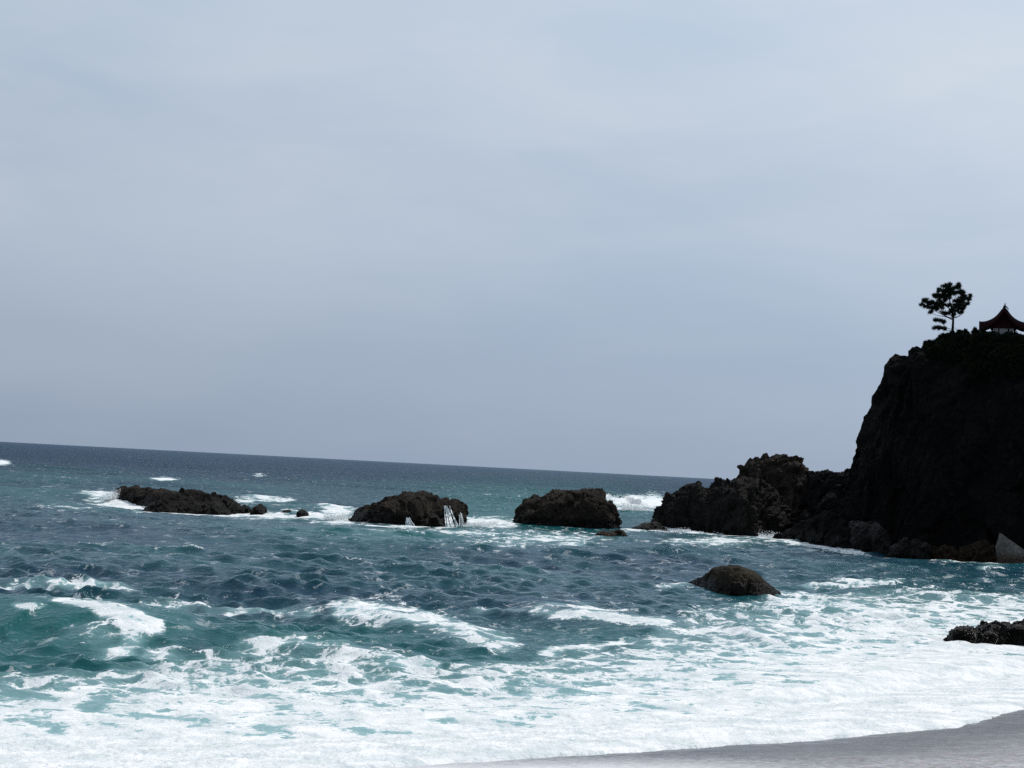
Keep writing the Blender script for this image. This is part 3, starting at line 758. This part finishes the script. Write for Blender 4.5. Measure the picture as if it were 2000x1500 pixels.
# nearer rocks
rock('sea_rock', 'lone rounded rock in the water off the beach, encrusted brown top', M_MUSSEL,
     [(1342, 1146), (1347, 1138), (1358, 1131), (1374, 1124), (1390, 1114), (1408, 1107), (1428, 1104), (1448, 1106), (1466, 1113), (1486, 1126), (1504, 1140), (1520, 1156), (1534, 1172)],
     [(1342, 1147), (1352, 1152), (1370, 1159), (1392, 1165), (1420, 1169), (1470, 1171), (1534, 1172)], 1.6, zb=-0.9, amp=0.11, freq=1.0, block=0.8, bfreq=1.1, seed=22, n=170, nrg=90, ey=0.72, ez=0.74, endpow=2.0)
rock('beach_rock', 'wet glistening black rock in foam with two rounded humps', M_WET,
     [(1840, 1262), (1850, 1244), (1862, 1229), (1876, 1222), (1892, 1224), (1906, 1231), (1914, 1226), (1930, 1217), (1950, 1215), (1970, 1220), (1990, 1240), (2010, 1264)],
     [(1840, 1258), (1920, 1260), (2010, 1263)], 1.2, zb=-0.7, amp=0.2, freq=1.5, block=0.8, bfreq=1.6, seed=23, n=150, nrg=80)
rock('beach_rock', 'wet glistening rock with barnacled top cut off by the picture edge', M_WET,
     [(1958, 1268), (1968, 1240), (1982, 1222), (2000, 1212), (2030, 1206), (2070, 1210), (2100, 1230), (2125, 1272)],
     [(1958, 1265), (2125, 1272)], 1.3, zb=-0.7, amp=0.2, freq=1.5, block=0.8, bfreq=1.6, seed=24, n=150, nrg=80)

# ------------------------------------------------------------------ white water running off the humped rock, and spray
FM = FALL.data
bv = BVHTree.FromPolygons([v.co.copy() for v in FM.vertices], [tuple(p.vertices) for p in FM.polygons])
def ribbon(pts_px, wid, ns=26):
    V, Fc = [], []
    px_, py_ = resample(pts_px, ns)
    last = None
    for k in range(ns):
        d = ray(px_[k], py_[k]); d = d / np.linalg.norm(d)
        hit = bv.ray_cast(Vector((0, 0, CAM_H)), Vector(d))
        if hit[0] is None:
            if last is None: continue
            p = np.array([last[0], last[1], at(px_[k], py_[k], last[1])[2]])
        else: p = np.array(hit[0])
        last = p
        ww = wid * (0.55 + 0.6 * k / ns) * random.uniform(0.7, 1.25)
        for j, (dx, dy) in enumerate(((-1, 0.05), (-0.5, -0.10), (0, -0.15), (0.5, -0.10), (1, 0.05))):
            V.append((p[0] + dx * ww, p[1] - 0.05 + dy * 0.5, p[2]))
    nk = len(V) // 5
    for k in range(nk - 1):
        for j in range(4):
            Fc.append((k * 5 + j, k * 5 + j + 1, (k + 1) * 5 + j + 1, (k + 1) * 5 + j))
    return V, Fc
for lab, tops, bots, ytop, nst, wd in (('broad white fall fanning down the block end of the humped rock', (868, 880), (872, 896), (986, 1002), 9, 0.055),
                     ('thin white fall at the outer corner of the humped rock', (897, 903), (898, 908), (998, 1012), 4, 0.04),
                     ('short white fall low on the front of the humped rock', (793, 799), (796, 811), (1008, 1018), 5, 0.05)):
    VV, FF = [], []
    for q in range(nst):
        ua = q / (nst - 1) + random.uniform(-.08, .08)
        x0, x1 = tops[0] + (tops[1] - tops[0]) * ua, bots[0] + (bots[1] - bots[0]) * ua
        y0 = random.uniform(*ytop)
        V, Fc = ribbon([(x0, y0), (x0 * 0.65 + x1 * 0.35 + random.uniform(-1, 1), y0 * 0.6 + 1030 * 0.4), (x1, 1030)], wd * random.uniform(0.9, 1.9))
        FF += [tuple(k + len(VV) for k in f_) for f_ in Fc]; VV += V
    for wq, fy in ((3.2, 0.45), (2.2, 0.15)):              # the sheet that the strands run into
        xm, ym = (tops[0] + tops[1]) / 2, (bots[0] + bots[1]) / 2
        V, Fc = ribbon([(xm + (ym - xm) * fy, ytop[0] + (1030 - ytop[0]) * fy), (ym, 1031)], wd * wq)
        FF += [tuple(k + len(VV) for k in f_) for f_ in Fc]; VV += V
    if VV:
        mesh_obj('white_water', np.array(VV), FF, M_WHITE, kind='stuff', label=lab)

ICO_V = np.array([(0, 0, 1), (.894, 0, .447), (.276, .851, .447), (-.724, .526, .447), (-.724, -.526, .447), (.276, -.851, .447),
                  (.724, .526, -.447), (-.276, .851, -.447), (-.894, 0, -.447), (-.276, -.851, -.447), (.724, -.526, -.447), (0, 0, -1)])
ICO_F = [(0, 1, 2), (0, 2, 3), (0, 3, 4), (0, 4, 5), (0, 5, 1), (1, 6, 2), (2, 7, 3), (3, 8, 4), (4, 9, 5), (5, 10, 1), (2, 6, 7), (3, 7, 8), (4, 8, 9), (5, 9, 10), (1, 10, 6), (6, 11, 7), (7, 11, 8), (8, 11, 9), (9, 11, 10), (10, 11, 6)]
ICO_F = np.array(ICO_F)
def spray(label, px0, px1, py, h, depth, n, size, lean=0.0, seed=0):
    """droplets and clots of thrown water: thick at the foot, thinning upwards"""
    rs = np.random.default_rng(seed); V, Fc = [], []
    plumes = [(rs.uniform(0.05, 0.95), rs.uniform(0.4, 1.0), rs.uniform(0.06, 0.16)) for _ in range(7)]
    for k in range(n):
        c, ph, wd = plumes[rs.integers(7)]
        u = np.clip(c + rs.normal() * wd, 0, 1); z = h * ph * rs.random() ** 1.8
        b = ground(px0 + (px1 - px0) * u, py, 0.0)
        r = size * rs.uniform(0.35, 1.0) * (1 - 0.7 * z / h)
        p = np.array([b[0] + lean * z + rs.normal() * 0.15, b[1] + rs.normal() * depth, sea_z(b[0], b[1]) + z])
        sc = np.array([1, 1, rs.uniform(0.6, 1.3)])
        Fc.append(ICO_F + 12 * k); V.append(p + ICO_V * r * sc * rs.uniform(0.75, 1.2, (12, 1)))
    mesh_obj('sea_spray', np.concatenate(V), None, M_WHITE, quads=np.concatenate(Fc), kind='stuff', label=label)
spray('white spray thrown up behind the domed boulder', 1215, 1296, 1000, 1.5, 1.0, 2600, 0.085, 0.2, 1)
spray('white spray breaking against the far end of the brown slab', 200, 236, 980, 1.1, 0.8, 1100, 0.07, 0.2, 2)
spray('white spray against the low end of the humped rock', 636, 686, 1010, 0.9, 0.7, 1200, 0.07, 0.0, 3)
spray('white surf right of the humped rock with falls', 905, 970, 1025, 0.5, 0.6, 900, 0.07, 0.0, 4)
spray('white surf surging between the boulder and the dark rock slope', 1474, 1520, 1050, 0.9, 0.7, 1100, 0.075, 0.0, 5)
spray('white surf along the foot of the black boulders', 1284, 1400, 1040, 0.4, 0.5, 1200, 0.06, 0.0, 6)

# ------------------------------------------------------------------ plants
def tube(path, radii, sides=7):
    V, Fc = [], []
    path = [np.array(p, float) for p in path]
    for k, (p, r) in enumerate(zip(path, radii)):
        tg = path[min(k + 1, len(path) - 1)] - path[max(k - 1, 0)]; tg = tg / (np.linalg.norm(tg) + 1e-9)
        a = np.cross(tg, (0.1, 1, 0.2)); a /= np.linalg.norm(a); b = np.cross(tg, a)
        for j in range(sides):
            th = 2 * math.pi * j / sides; V.append(p + r * (a * math.cos(th) + b * math.sin(th)))
    for k in range(len(path) - 1):
        for j in range(sides):
            Fc.append((k * sides + j, k * sides + (j + 1) % sides, (k + 1) * sides + (j + 1) % sides, (k + 1) * sides + j))
    Fc.append(tuple(range(sides))[::-1]); Fc.append(tuple((len(path) - 1) * sides + j for j in range(sides)))
    return V, Fc

def smooth_path(pts, n=10):
    p = np.array(pts, float); t_ = np.linspace(0, len(p) - 1, n)
    out_ = np.stack([np.interp(t_, range(len(p)), p[:, k]) for k in range(3)], 1)
    for _ in range(2): out_[1:-1] = 0.25 * out_[:-2] + 0.5 * out_[1:-1] + 0.25 * out_[2:]
    return out_

def leafy(clumps, per, ln, wd, up=0.6, seed=0):
    """many small blades through the volume of each clump (centre, radius xyz)"""
    rs = np.random.default_rng(seed)
    cnt = np.array([int(per * max(0.25, rad[0] * rad[2] * 4)) for _, rad in clumps])
    C_ = np.repeat(np.array([c for c, _ in clumps]), cnt, 0); R_ = np.repeat(np.array([r for _, r in clumps]), cnt, 0)
    unit = lambda a: a / (np.linalg.norm(a, axis=1, keepdims=True) + 1e-9)
    d = unit(rs.normal(size=C_.shape))
    p = C_ + d * R_ * rs.random((len(C_), 1)) ** 0.45
    p = np.repeat(p, 3, 0); d = np.repeat(d, 3, 0)
    g = unit(d * 0.7 + rs.normal(size=d.shape) * 0.6 + np.array([0, 0, up]))
    sdv = unit(np.cross(g, rs.normal(size=g.shape)))
    V = np.stack([p - sdv * wd * 0.5, p + sdv * wd * 0.5, p + g * ln * rs.uniform(0.6, 1.3, (len(p), 1))], 1).reshape(-1, 3)
    return V, np.arange(len(V), dtype=np.int32).reshape(-1, 3)

def zr(x, y):                              # enlarged-view coordinates of the tree and shrine -> photograph
    return 1780 + x / 9.0909, 530 + y / 9.0909

YT = 142.0
tp = lambda x, y, dy=0.0: at(*zr(x, y), YT + dy)
pine = empty('pine_tree', tp(735, 1120), 'lone windswept pine on the cliff edge beside the shrine', 'tree')
V, Fc = tube(smooth_path([tp(735, 1130), tp(732, 1020), tp(742, 900), tp(745, 800), tp(720, 680), tp(690, 560), tp(660, 420), tp(640, 290)], 16), np.linspace(0.135, 0.03, 16))
mesh_obj('trunk', V, Fc, M_BARK, pine)
limbs = [([(745, 840), (650, 820), (570, 770), (450, 720), (330, 650), (220, 600)], 0.06, -0.5), ([(742, 870), (620, 800), (520, 795), (420, 775), (320, 720)], 0.04, 0.4),
         ([(748, 830), (840, 810), (910, 740), (960, 660), (1010, 520)], 0.05, 0.5), ([(740, 800), (800, 700), (880, 600), (930, 480), (940, 400)], 0.055, -0.4),
         ([(720, 690), (620, 620), (520, 560), (420, 440)], 0.05, 0.7), ([(700, 600), (760, 500), (820, 400), (840, 270)], 0.04, 0.5),
         ([(715, 1025), (640, 1015), (560, 930), (470, 880)], 0.028, -0.3), ([(725, 1040), (620, 1060), (560, 1020), (450, 1010)], 0.025, -0.6),
         ([(680, 500), (590, 420), (520, 340)], 0.035, -0.6), ([(730, 760), (690, 690), (620, 600), (540, 600)], 0.035, 0.9),
         ([(745, 1000), (790, 1010), (830, 1070)], 0.02, 0.2), ([(735, 1060), (690, 1060), (640, 1110)], 0.025, 0.3)]
for pts, r0, dy in limbs:
    pp = [tp(x, y, dy * k / (len(pts) - 1) * 1.6) for k, (x, y) in enumerate(pts)]
    V, Fc = tube(smooth_path(pp, 10), np.linspace(r0, 0.012, 10), 5)
    mesh_obj('branch', V, Fc, M_BARK, pine)
cl_px = [(640, 250, 55, 45), (600, 310, 75, 50), (690, 290, 40, 55), (540, 350, 60, 40), (640, 380, 90, 55), (480, 340, 25, 40), (720, 390, 60, 50), (450, 450, 55, 40), (540, 450, 80, 50), (640, 470, 70, 50),
         (400, 430, 25, 25), (820, 290, 40, 25), (840, 250, 14, 22), (750, 300, 30, 20), (780, 400, 45, 30), (860, 390, 35, 18), (880, 365, 12, 18), (930, 430, 30, 45), (920, 380, 12, 20), (960, 470, 28, 30), (1040, 460, 12, 28), (1010, 510, 28, 22),
         (940, 530, 30, 50), (870, 500, 50, 40), (800, 530, 55, 40), (860, 590, 60, 50), (780, 620, 60, 45), (930, 620, 30, 40), (1000, 580, 28, 14), (900, 690, 45, 25), (740, 700, 50, 45), (830, 680, 55, 35), (860, 740, 30, 20), (740, 780, 45, 40), (690, 740, 35, 40),
         (250, 520, 40, 25), (300, 570, 60, 40), (380, 560, 70, 40), (220, 540, 22, 18), (190, 600, 28, 16), (270, 630, 60, 35), (360, 640, 80, 40), (450, 600, 60, 40), (450, 670, 60, 30), (520, 560, 50, 35), (540, 640, 35, 30), (600, 520, 45, 30), (500, 520, 45, 30),
         (350, 730, 40, 14), (560, 740, 50, 22), (620, 760, 35, 22), (600, 600, 30, 14), (660, 610, 25, 20),
         (430, 875, 30, 10), (500, 880, 40, 16), (570, 905, 32, 18), (460, 995, 55, 18), (430, 1015, 60, 12), (510, 1020, 40, 18), (590, 1030, 20, 18)]
clumps = []
for x, y, rx, ry in cl_px:
    dyy = RNG.normal() * 0.55
    for q in range(max(3, int(rx * ry / 420))):
        a_, r_ = RNG.uniform(0, 6.283), RNG.random() ** 0.6 * 0.95
        k_ = RNG.uniform(9, 20)
        clumps.append((tp(x + rx * r_ * math.cos(a_), y + ry * r_ * math.sin(a_), dyy + RNG.normal() * 0.3), (k_ * 0.0058 * 1.5, k_ * 0.0058 * 1.5, k_ * 0.0045)))
V, Fc = leafy(clumps, 130, 0.26, 0.05, 0.75, 5)
mesh_obj('crown', V, None, M_PINE, pine, smooth=False, quads=Fc)

def bush(label, lumps, stems, seed, Yd=0.0, per=260, ln=0.2, wd=0.1):
    base = tp(stems[0][0][0], stems[0][0][1], Yd)
    b = empty('bush', base, label, 'bush', 'bushes along the cliff top')
    for st in stems:
        V, Fc = tube(smooth_path([tp(x, y, Yd) for x, y in st], 6), np.linspace(0.04, 0.012, 6), 5); mesh_obj('stem', V, Fc, M_TWIG, b)
    cl_ = [(tp(x, y, Yd + RNG.normal() * 0.25), (rx * 0.0052, rx * 0.0052 * 1.2, ry * 0.0052)) for x, y, rx, ry in lumps]
    V, Fc = leafy(cl_, per, ln, wd, 0.5, seed); mesh_obj('foliage', V, None, M_LEAF, b, smooth=False, quads=Fc)
bush('rounded bush on the cliff edge under the pine', [(600, 1170, 60, 40), (690, 1130, 60, 50), (740, 1110, 50, 45), (660, 1180, 80, 40), (780, 1150, 50, 40)], [[(690, 1260), (700, 1190), (720, 1110)], [(660, 1260), (640, 1180)]], 11, -0.6)
bush('thin ragged bush with sky showing through, right of the pine', [(850, 1075, 40, 30), (900, 1100, 50, 25), (820, 1110, 30, 25), (960, 1060, 22, 28), (990, 1110, 40, 40), (930, 1150, 35, 20), (1010, 1150, 30, 30)], [[(900, 1260), (880, 1180), (850, 1080)], [(940, 1260), (970, 1150), (960, 1050)], [(910, 1240), (1000, 1150)]], 12, -0.2, 240)
bush('upright spiky bush between the pine and the shrine', [(1125, 1050, 22, 55), (1110, 1100, 40, 50), (1170, 1080, 30, 45), (1200, 1120, 50, 50), (1130, 1160, 60, 40)], [[(1140, 1270), (1135, 1160), (1125, 1030)], [(1150, 1270), (1190, 1120)]], 13, -0.9)
bush('dense bush in front of the left post of the shrine', [(1260, 1080, 30, 40), (1310, 1110, 60, 40), (1380, 1110, 60, 40), (1450, 1100, 40, 50), (1330, 1170, 90, 50)], [[(1330, 1290), (1320, 1190), (1270, 1070)], [(1350, 1290), (1440, 1120)]], 14, -1.2)
bush('low bush hiding the foot of the shrine wall', [(1520, 1130, 40, 35), (1590, 1180, 40, 40), (1660, 1150, 50, 50), (1550, 1200, 90, 40)], [[(1580, 1300), (1570, 1220), (1530, 1130)], [(1600, 1300), (1660, 1150)]], 15, -1.5)
bush('leafy bush in front of the right post of the shrine', [(1720, 1110, 40, 50), (1790, 1120, 50, 40), (1850, 1120, 30, 45), (1900, 1170, 60, 40), (1960, 1170, 25, 35), (1800, 1190, 100, 45)], [[(1800, 1300), (1790, 1200), (1720, 1100)], [(1820, 1300), (1900, 1160)]], 16, -1.2)
# scrub covering the slope below the top
cl_ = []
for k in range(1100):
    x = RNG.uniform(300, 3400); y0 = np.interp(x, [300, 380, 470, 580, 680, 1000, 1400, 2000, 3400], [1320, 1215, 1195, 1165, 1160, 1190, 1170, 1210, 1230])
    y = y0 + 10 + RNG.random() ** 1.5 * np.interp(x, [300, 700, 1200, 2000], [160, 430, 620, 700])
    d = ray(*zr(x, y)); d = d / np.linalg.norm(d)
    hit = hv.ray_cast(Vector((0, 0, CAM_H)), Vector(d))
    if hit[0] is None:
        continue
    rr = RNG.uniform(0.25, 0.55)
    cl_.append((np.array(hit[0]) + np.array([0, 0, 0.05]), (rr, rr * 1.1, rr * 0.7)))
V, Fc = leafy(cl_, 120, 0.26, 0.13, 0.6, 21)
mesh_obj('shrubbery', V, None, M_LEAF, smooth=False, quads=Fc, kind='stuff', label='dark low scrub covering the top of the headland')

# ------------------------------------------------------------------ shrine on the headland
SC = YT / F_PX / 9.0909                                  # metres per enlarged-view pixel
org = tp(1632, 1230, 1.2)
sh = empty('shrine', org, 'small shrine with curved gable roof and white wall on the cliff', 'shrine')
RZ = math.radians(-17)
def sl(x, y, z):                                         # local metres: x right, y away, z up
    return org + np.array([x * math.cos(RZ) - y * math.sin(RZ), x * math.sin(RZ) + y * math.cos(RZ), z])
def box(x0, x1, y0, y1, z0, z1):
    V = [sl(x, y, z) for z in (z0, z1) for y in (y0, y1) for x in (x0, x1)]
    return V, [(0, 2, 3, 1), (4, 5, 7, 6), (0, 1, 5, 4), (2, 6, 7, 3), (0, 4, 6, 2), (1, 3, 7, 5)]
def boxo(name, mat, *b):
    V, Fc = box(*b); return mesh_obj(name, V, Fc, mat, sh, smooth=False)
boxo('plinth', M_STONE, -1.3, 1.3, 0.1, 2.5, -0.9, 0.16)
boxo('wall', M_PLASTER, -0.86, 0.86, 0.42, 2.2, 0.18, 1.34)
for x in (-1.0, 1.0):
    for y in (0.42, 2.18):
        V, Fc = tube([sl(x, y, 0.16), sl(x, y, 0.8), sl(x, y, 1.42)], [0.09, 0.085, 0.085], 10); mesh_obj('post', V, Fc, M_RED, sh)
boxo('beam', M_RED, -1.18, 1.18, 0.34, 0.5, 1.20, 1.36); boxo('beam', M_RED, -1.18, 1.18, 2.1, 2.26, 1.20, 1.36)
for x in (-0.42, 0.42): boxo('strut', M_RED, x - 0.05, x + 0.05, 0.395, 0.42, 0.18, 1.20)
prof = [(0.0, 3.10), (0.16, 2.93), (0.36, 2.62), (0.62, 2.27), (0.95, 1.97), (1.30, 1.76), (1.65, 1.62), (2.02, 1.55), (2.22, 1.58)]
pr = np.array(prof); xs = np.linspace(0, 2.22, 26); zs = np.interp(xs, pr[:, 0], pr[:, 1])
for _ in range(2): zs[1:-1] = 0.25 * zs[:-2] + 0.5 * zs[1:-1] + 0.25 * zs[2:]
def roof_side(sg):
    V, Fc = [], []; ys = np.linspace(-0.55, 3.1, 12)
    for lay, dz in ((0, 0.0), (1, -0.13)):
        for i, (x, z) in enumerate(zip(xs, zs)):
            for j, y in enumerate(ys):
                lift = 0.10 * (abs(j - 5.5) / 5.5) ** 2 * (x / 2.2) ** 2
                V.append(sl(sg * (x + 0.001), y, z + dz + lift))
    ny = len(ys); nn = len(xs) * ny
    for i in range(len(xs) - 1):
        for j in range(ny - 1):
            a, b, c, d = i * ny + j, i * ny + j + 1, (i + 1) * ny + j + 1, (i + 1) * ny + j
            Fc += [(a, b, c, d), (nn + d, nn + c, nn + b, nn + a)]
        for j in (0, ny - 1):
            a, d = i * ny + j, (i + 1) * ny + j; Fc.append((a, d, nn + d, nn + a))
    for j in range(ny - 1):
        a, b = (len(xs) - 1) * ny + j, (len(xs) - 1) * ny + j + 1; Fc.append((a, b, nn + b, nn + a))
    return V, Fc
for sg in (-1, 1):
    V, Fc = roof_side(sg)
    rf = mesh_obj('roof_slope', V, Fc, M_TILE, sh, smooth=False); rf['_base'] = sh['_base']
    for y in np.arange(-0.45, 3.05, 0.25):
        V, Fc = tube([sl(sg * x, y, z + 0.03 + 0.10 * ((y - 1.27) / 1.82) ** 2 * (x / 2.2) ** 2) for x, z in zip(xs[1::2], zs[1::2])], [0.045] * len(xs[1::2]), 6)
        o = mesh_obj('tile_roll', V, Fc, M_TILE, rf); 
    for y in (-0.50, 3.02):
        V, Fc = [], []
        for x, z in zip(xs, zs):
            wdt = 0.26 + 0.10 * x / 2.2; lf = 0.10 * (x / 2.2) ** 2
            for (yy, zz) in ((y - 0.05, z + lf - 0.14), (y + 0.05, z + lf - 0.14), (y + 0.05, z + lf - 0.14 - wdt), (y - 0.05, z + lf - 0.14 - wdt)):
                V.append(sl(sg * x, yy, zz))
        for i in range(len(xs) - 1):
            for q in range(4): Fc.append((i * 4 + q, i * 4 + (q + 1) % 4, i * 4 + 4 + (q + 1) % 4, i * 4 + 4 + q))
        e = (len(xs) - 1) * 4; Fc += [(0, 1, 2, 3), (e + 3, e + 2, e + 1, e)]
        mesh_obj('bargeboard', V, Fc, M_RED, sh, smooth=False)
    for k, y in enumerate(np.linspace(-0.3, 2.85, 12)):
        boxo('rafter', M_RED, *sorted((sg * 1.02, sg * 2.1)), y - 0.04, y + 0.04, 1.36, 1.42)
# gable infill
V, Fc = [], []
for y in (0.36, 0.44):
    V += [sl(-1.25, y, 1.36), sl(1.25, y, 1.36), sl(0.62, y, 2.06), sl(0.0, y, 2.86), sl(-0.62, y, 2.06)]
Fc = [(0, 1, 2, 3, 4), (9, 8, 7, 6, 5)] + [(k, k + 5, (k + 1) % 5 + 5, (k + 1) % 5) for k in range(5)]
mesh_obj('gable_board', V, Fc, M_RED, sh, smooth=False)
boxo('eave_beam', M_RED, -2.0, -1.86, -0.45, 2.95, 1.28, 1.36); boxo('eave_beam', M_RED, 1.86, 2.0, -0.45, 2.95, 1.28, 1.36)
V, Fc = tube([sl(0, y, 3.12) for y in np.linspace(-0.6, 3.12, 8)], [0.13] * 8, 8); rd = mesh_obj('ridge', V, Fc, M_TILE, sh); rd['_base'] = sh['_base']
V, Fc = tube([sl(0.02, -0.60, 3.05), sl(0.03, -0.64, 3.22), sl(0.04, -0.62, 3.36), sl(0.05, -0.6, 3.50)], [0.10, 0.075, 0.05, 0.015], 7); mesh_obj('finial', V, Fc, M_TILE, rd)
V, Fc = tube([sl(0.03, -0.62, 3.18), sl(0.18, -0.64, 3.12), sl(0.30, -0.64, 2.98), sl(0.36, -0.64, 2.82)], [0.06, 0.055, 0.045, 0.02], 6); mesh_obj('ridge_ornament', V, Fc, M_TILE, rd)

for o in bpy.data.objects:
    if '_base' in o: del o['_base']
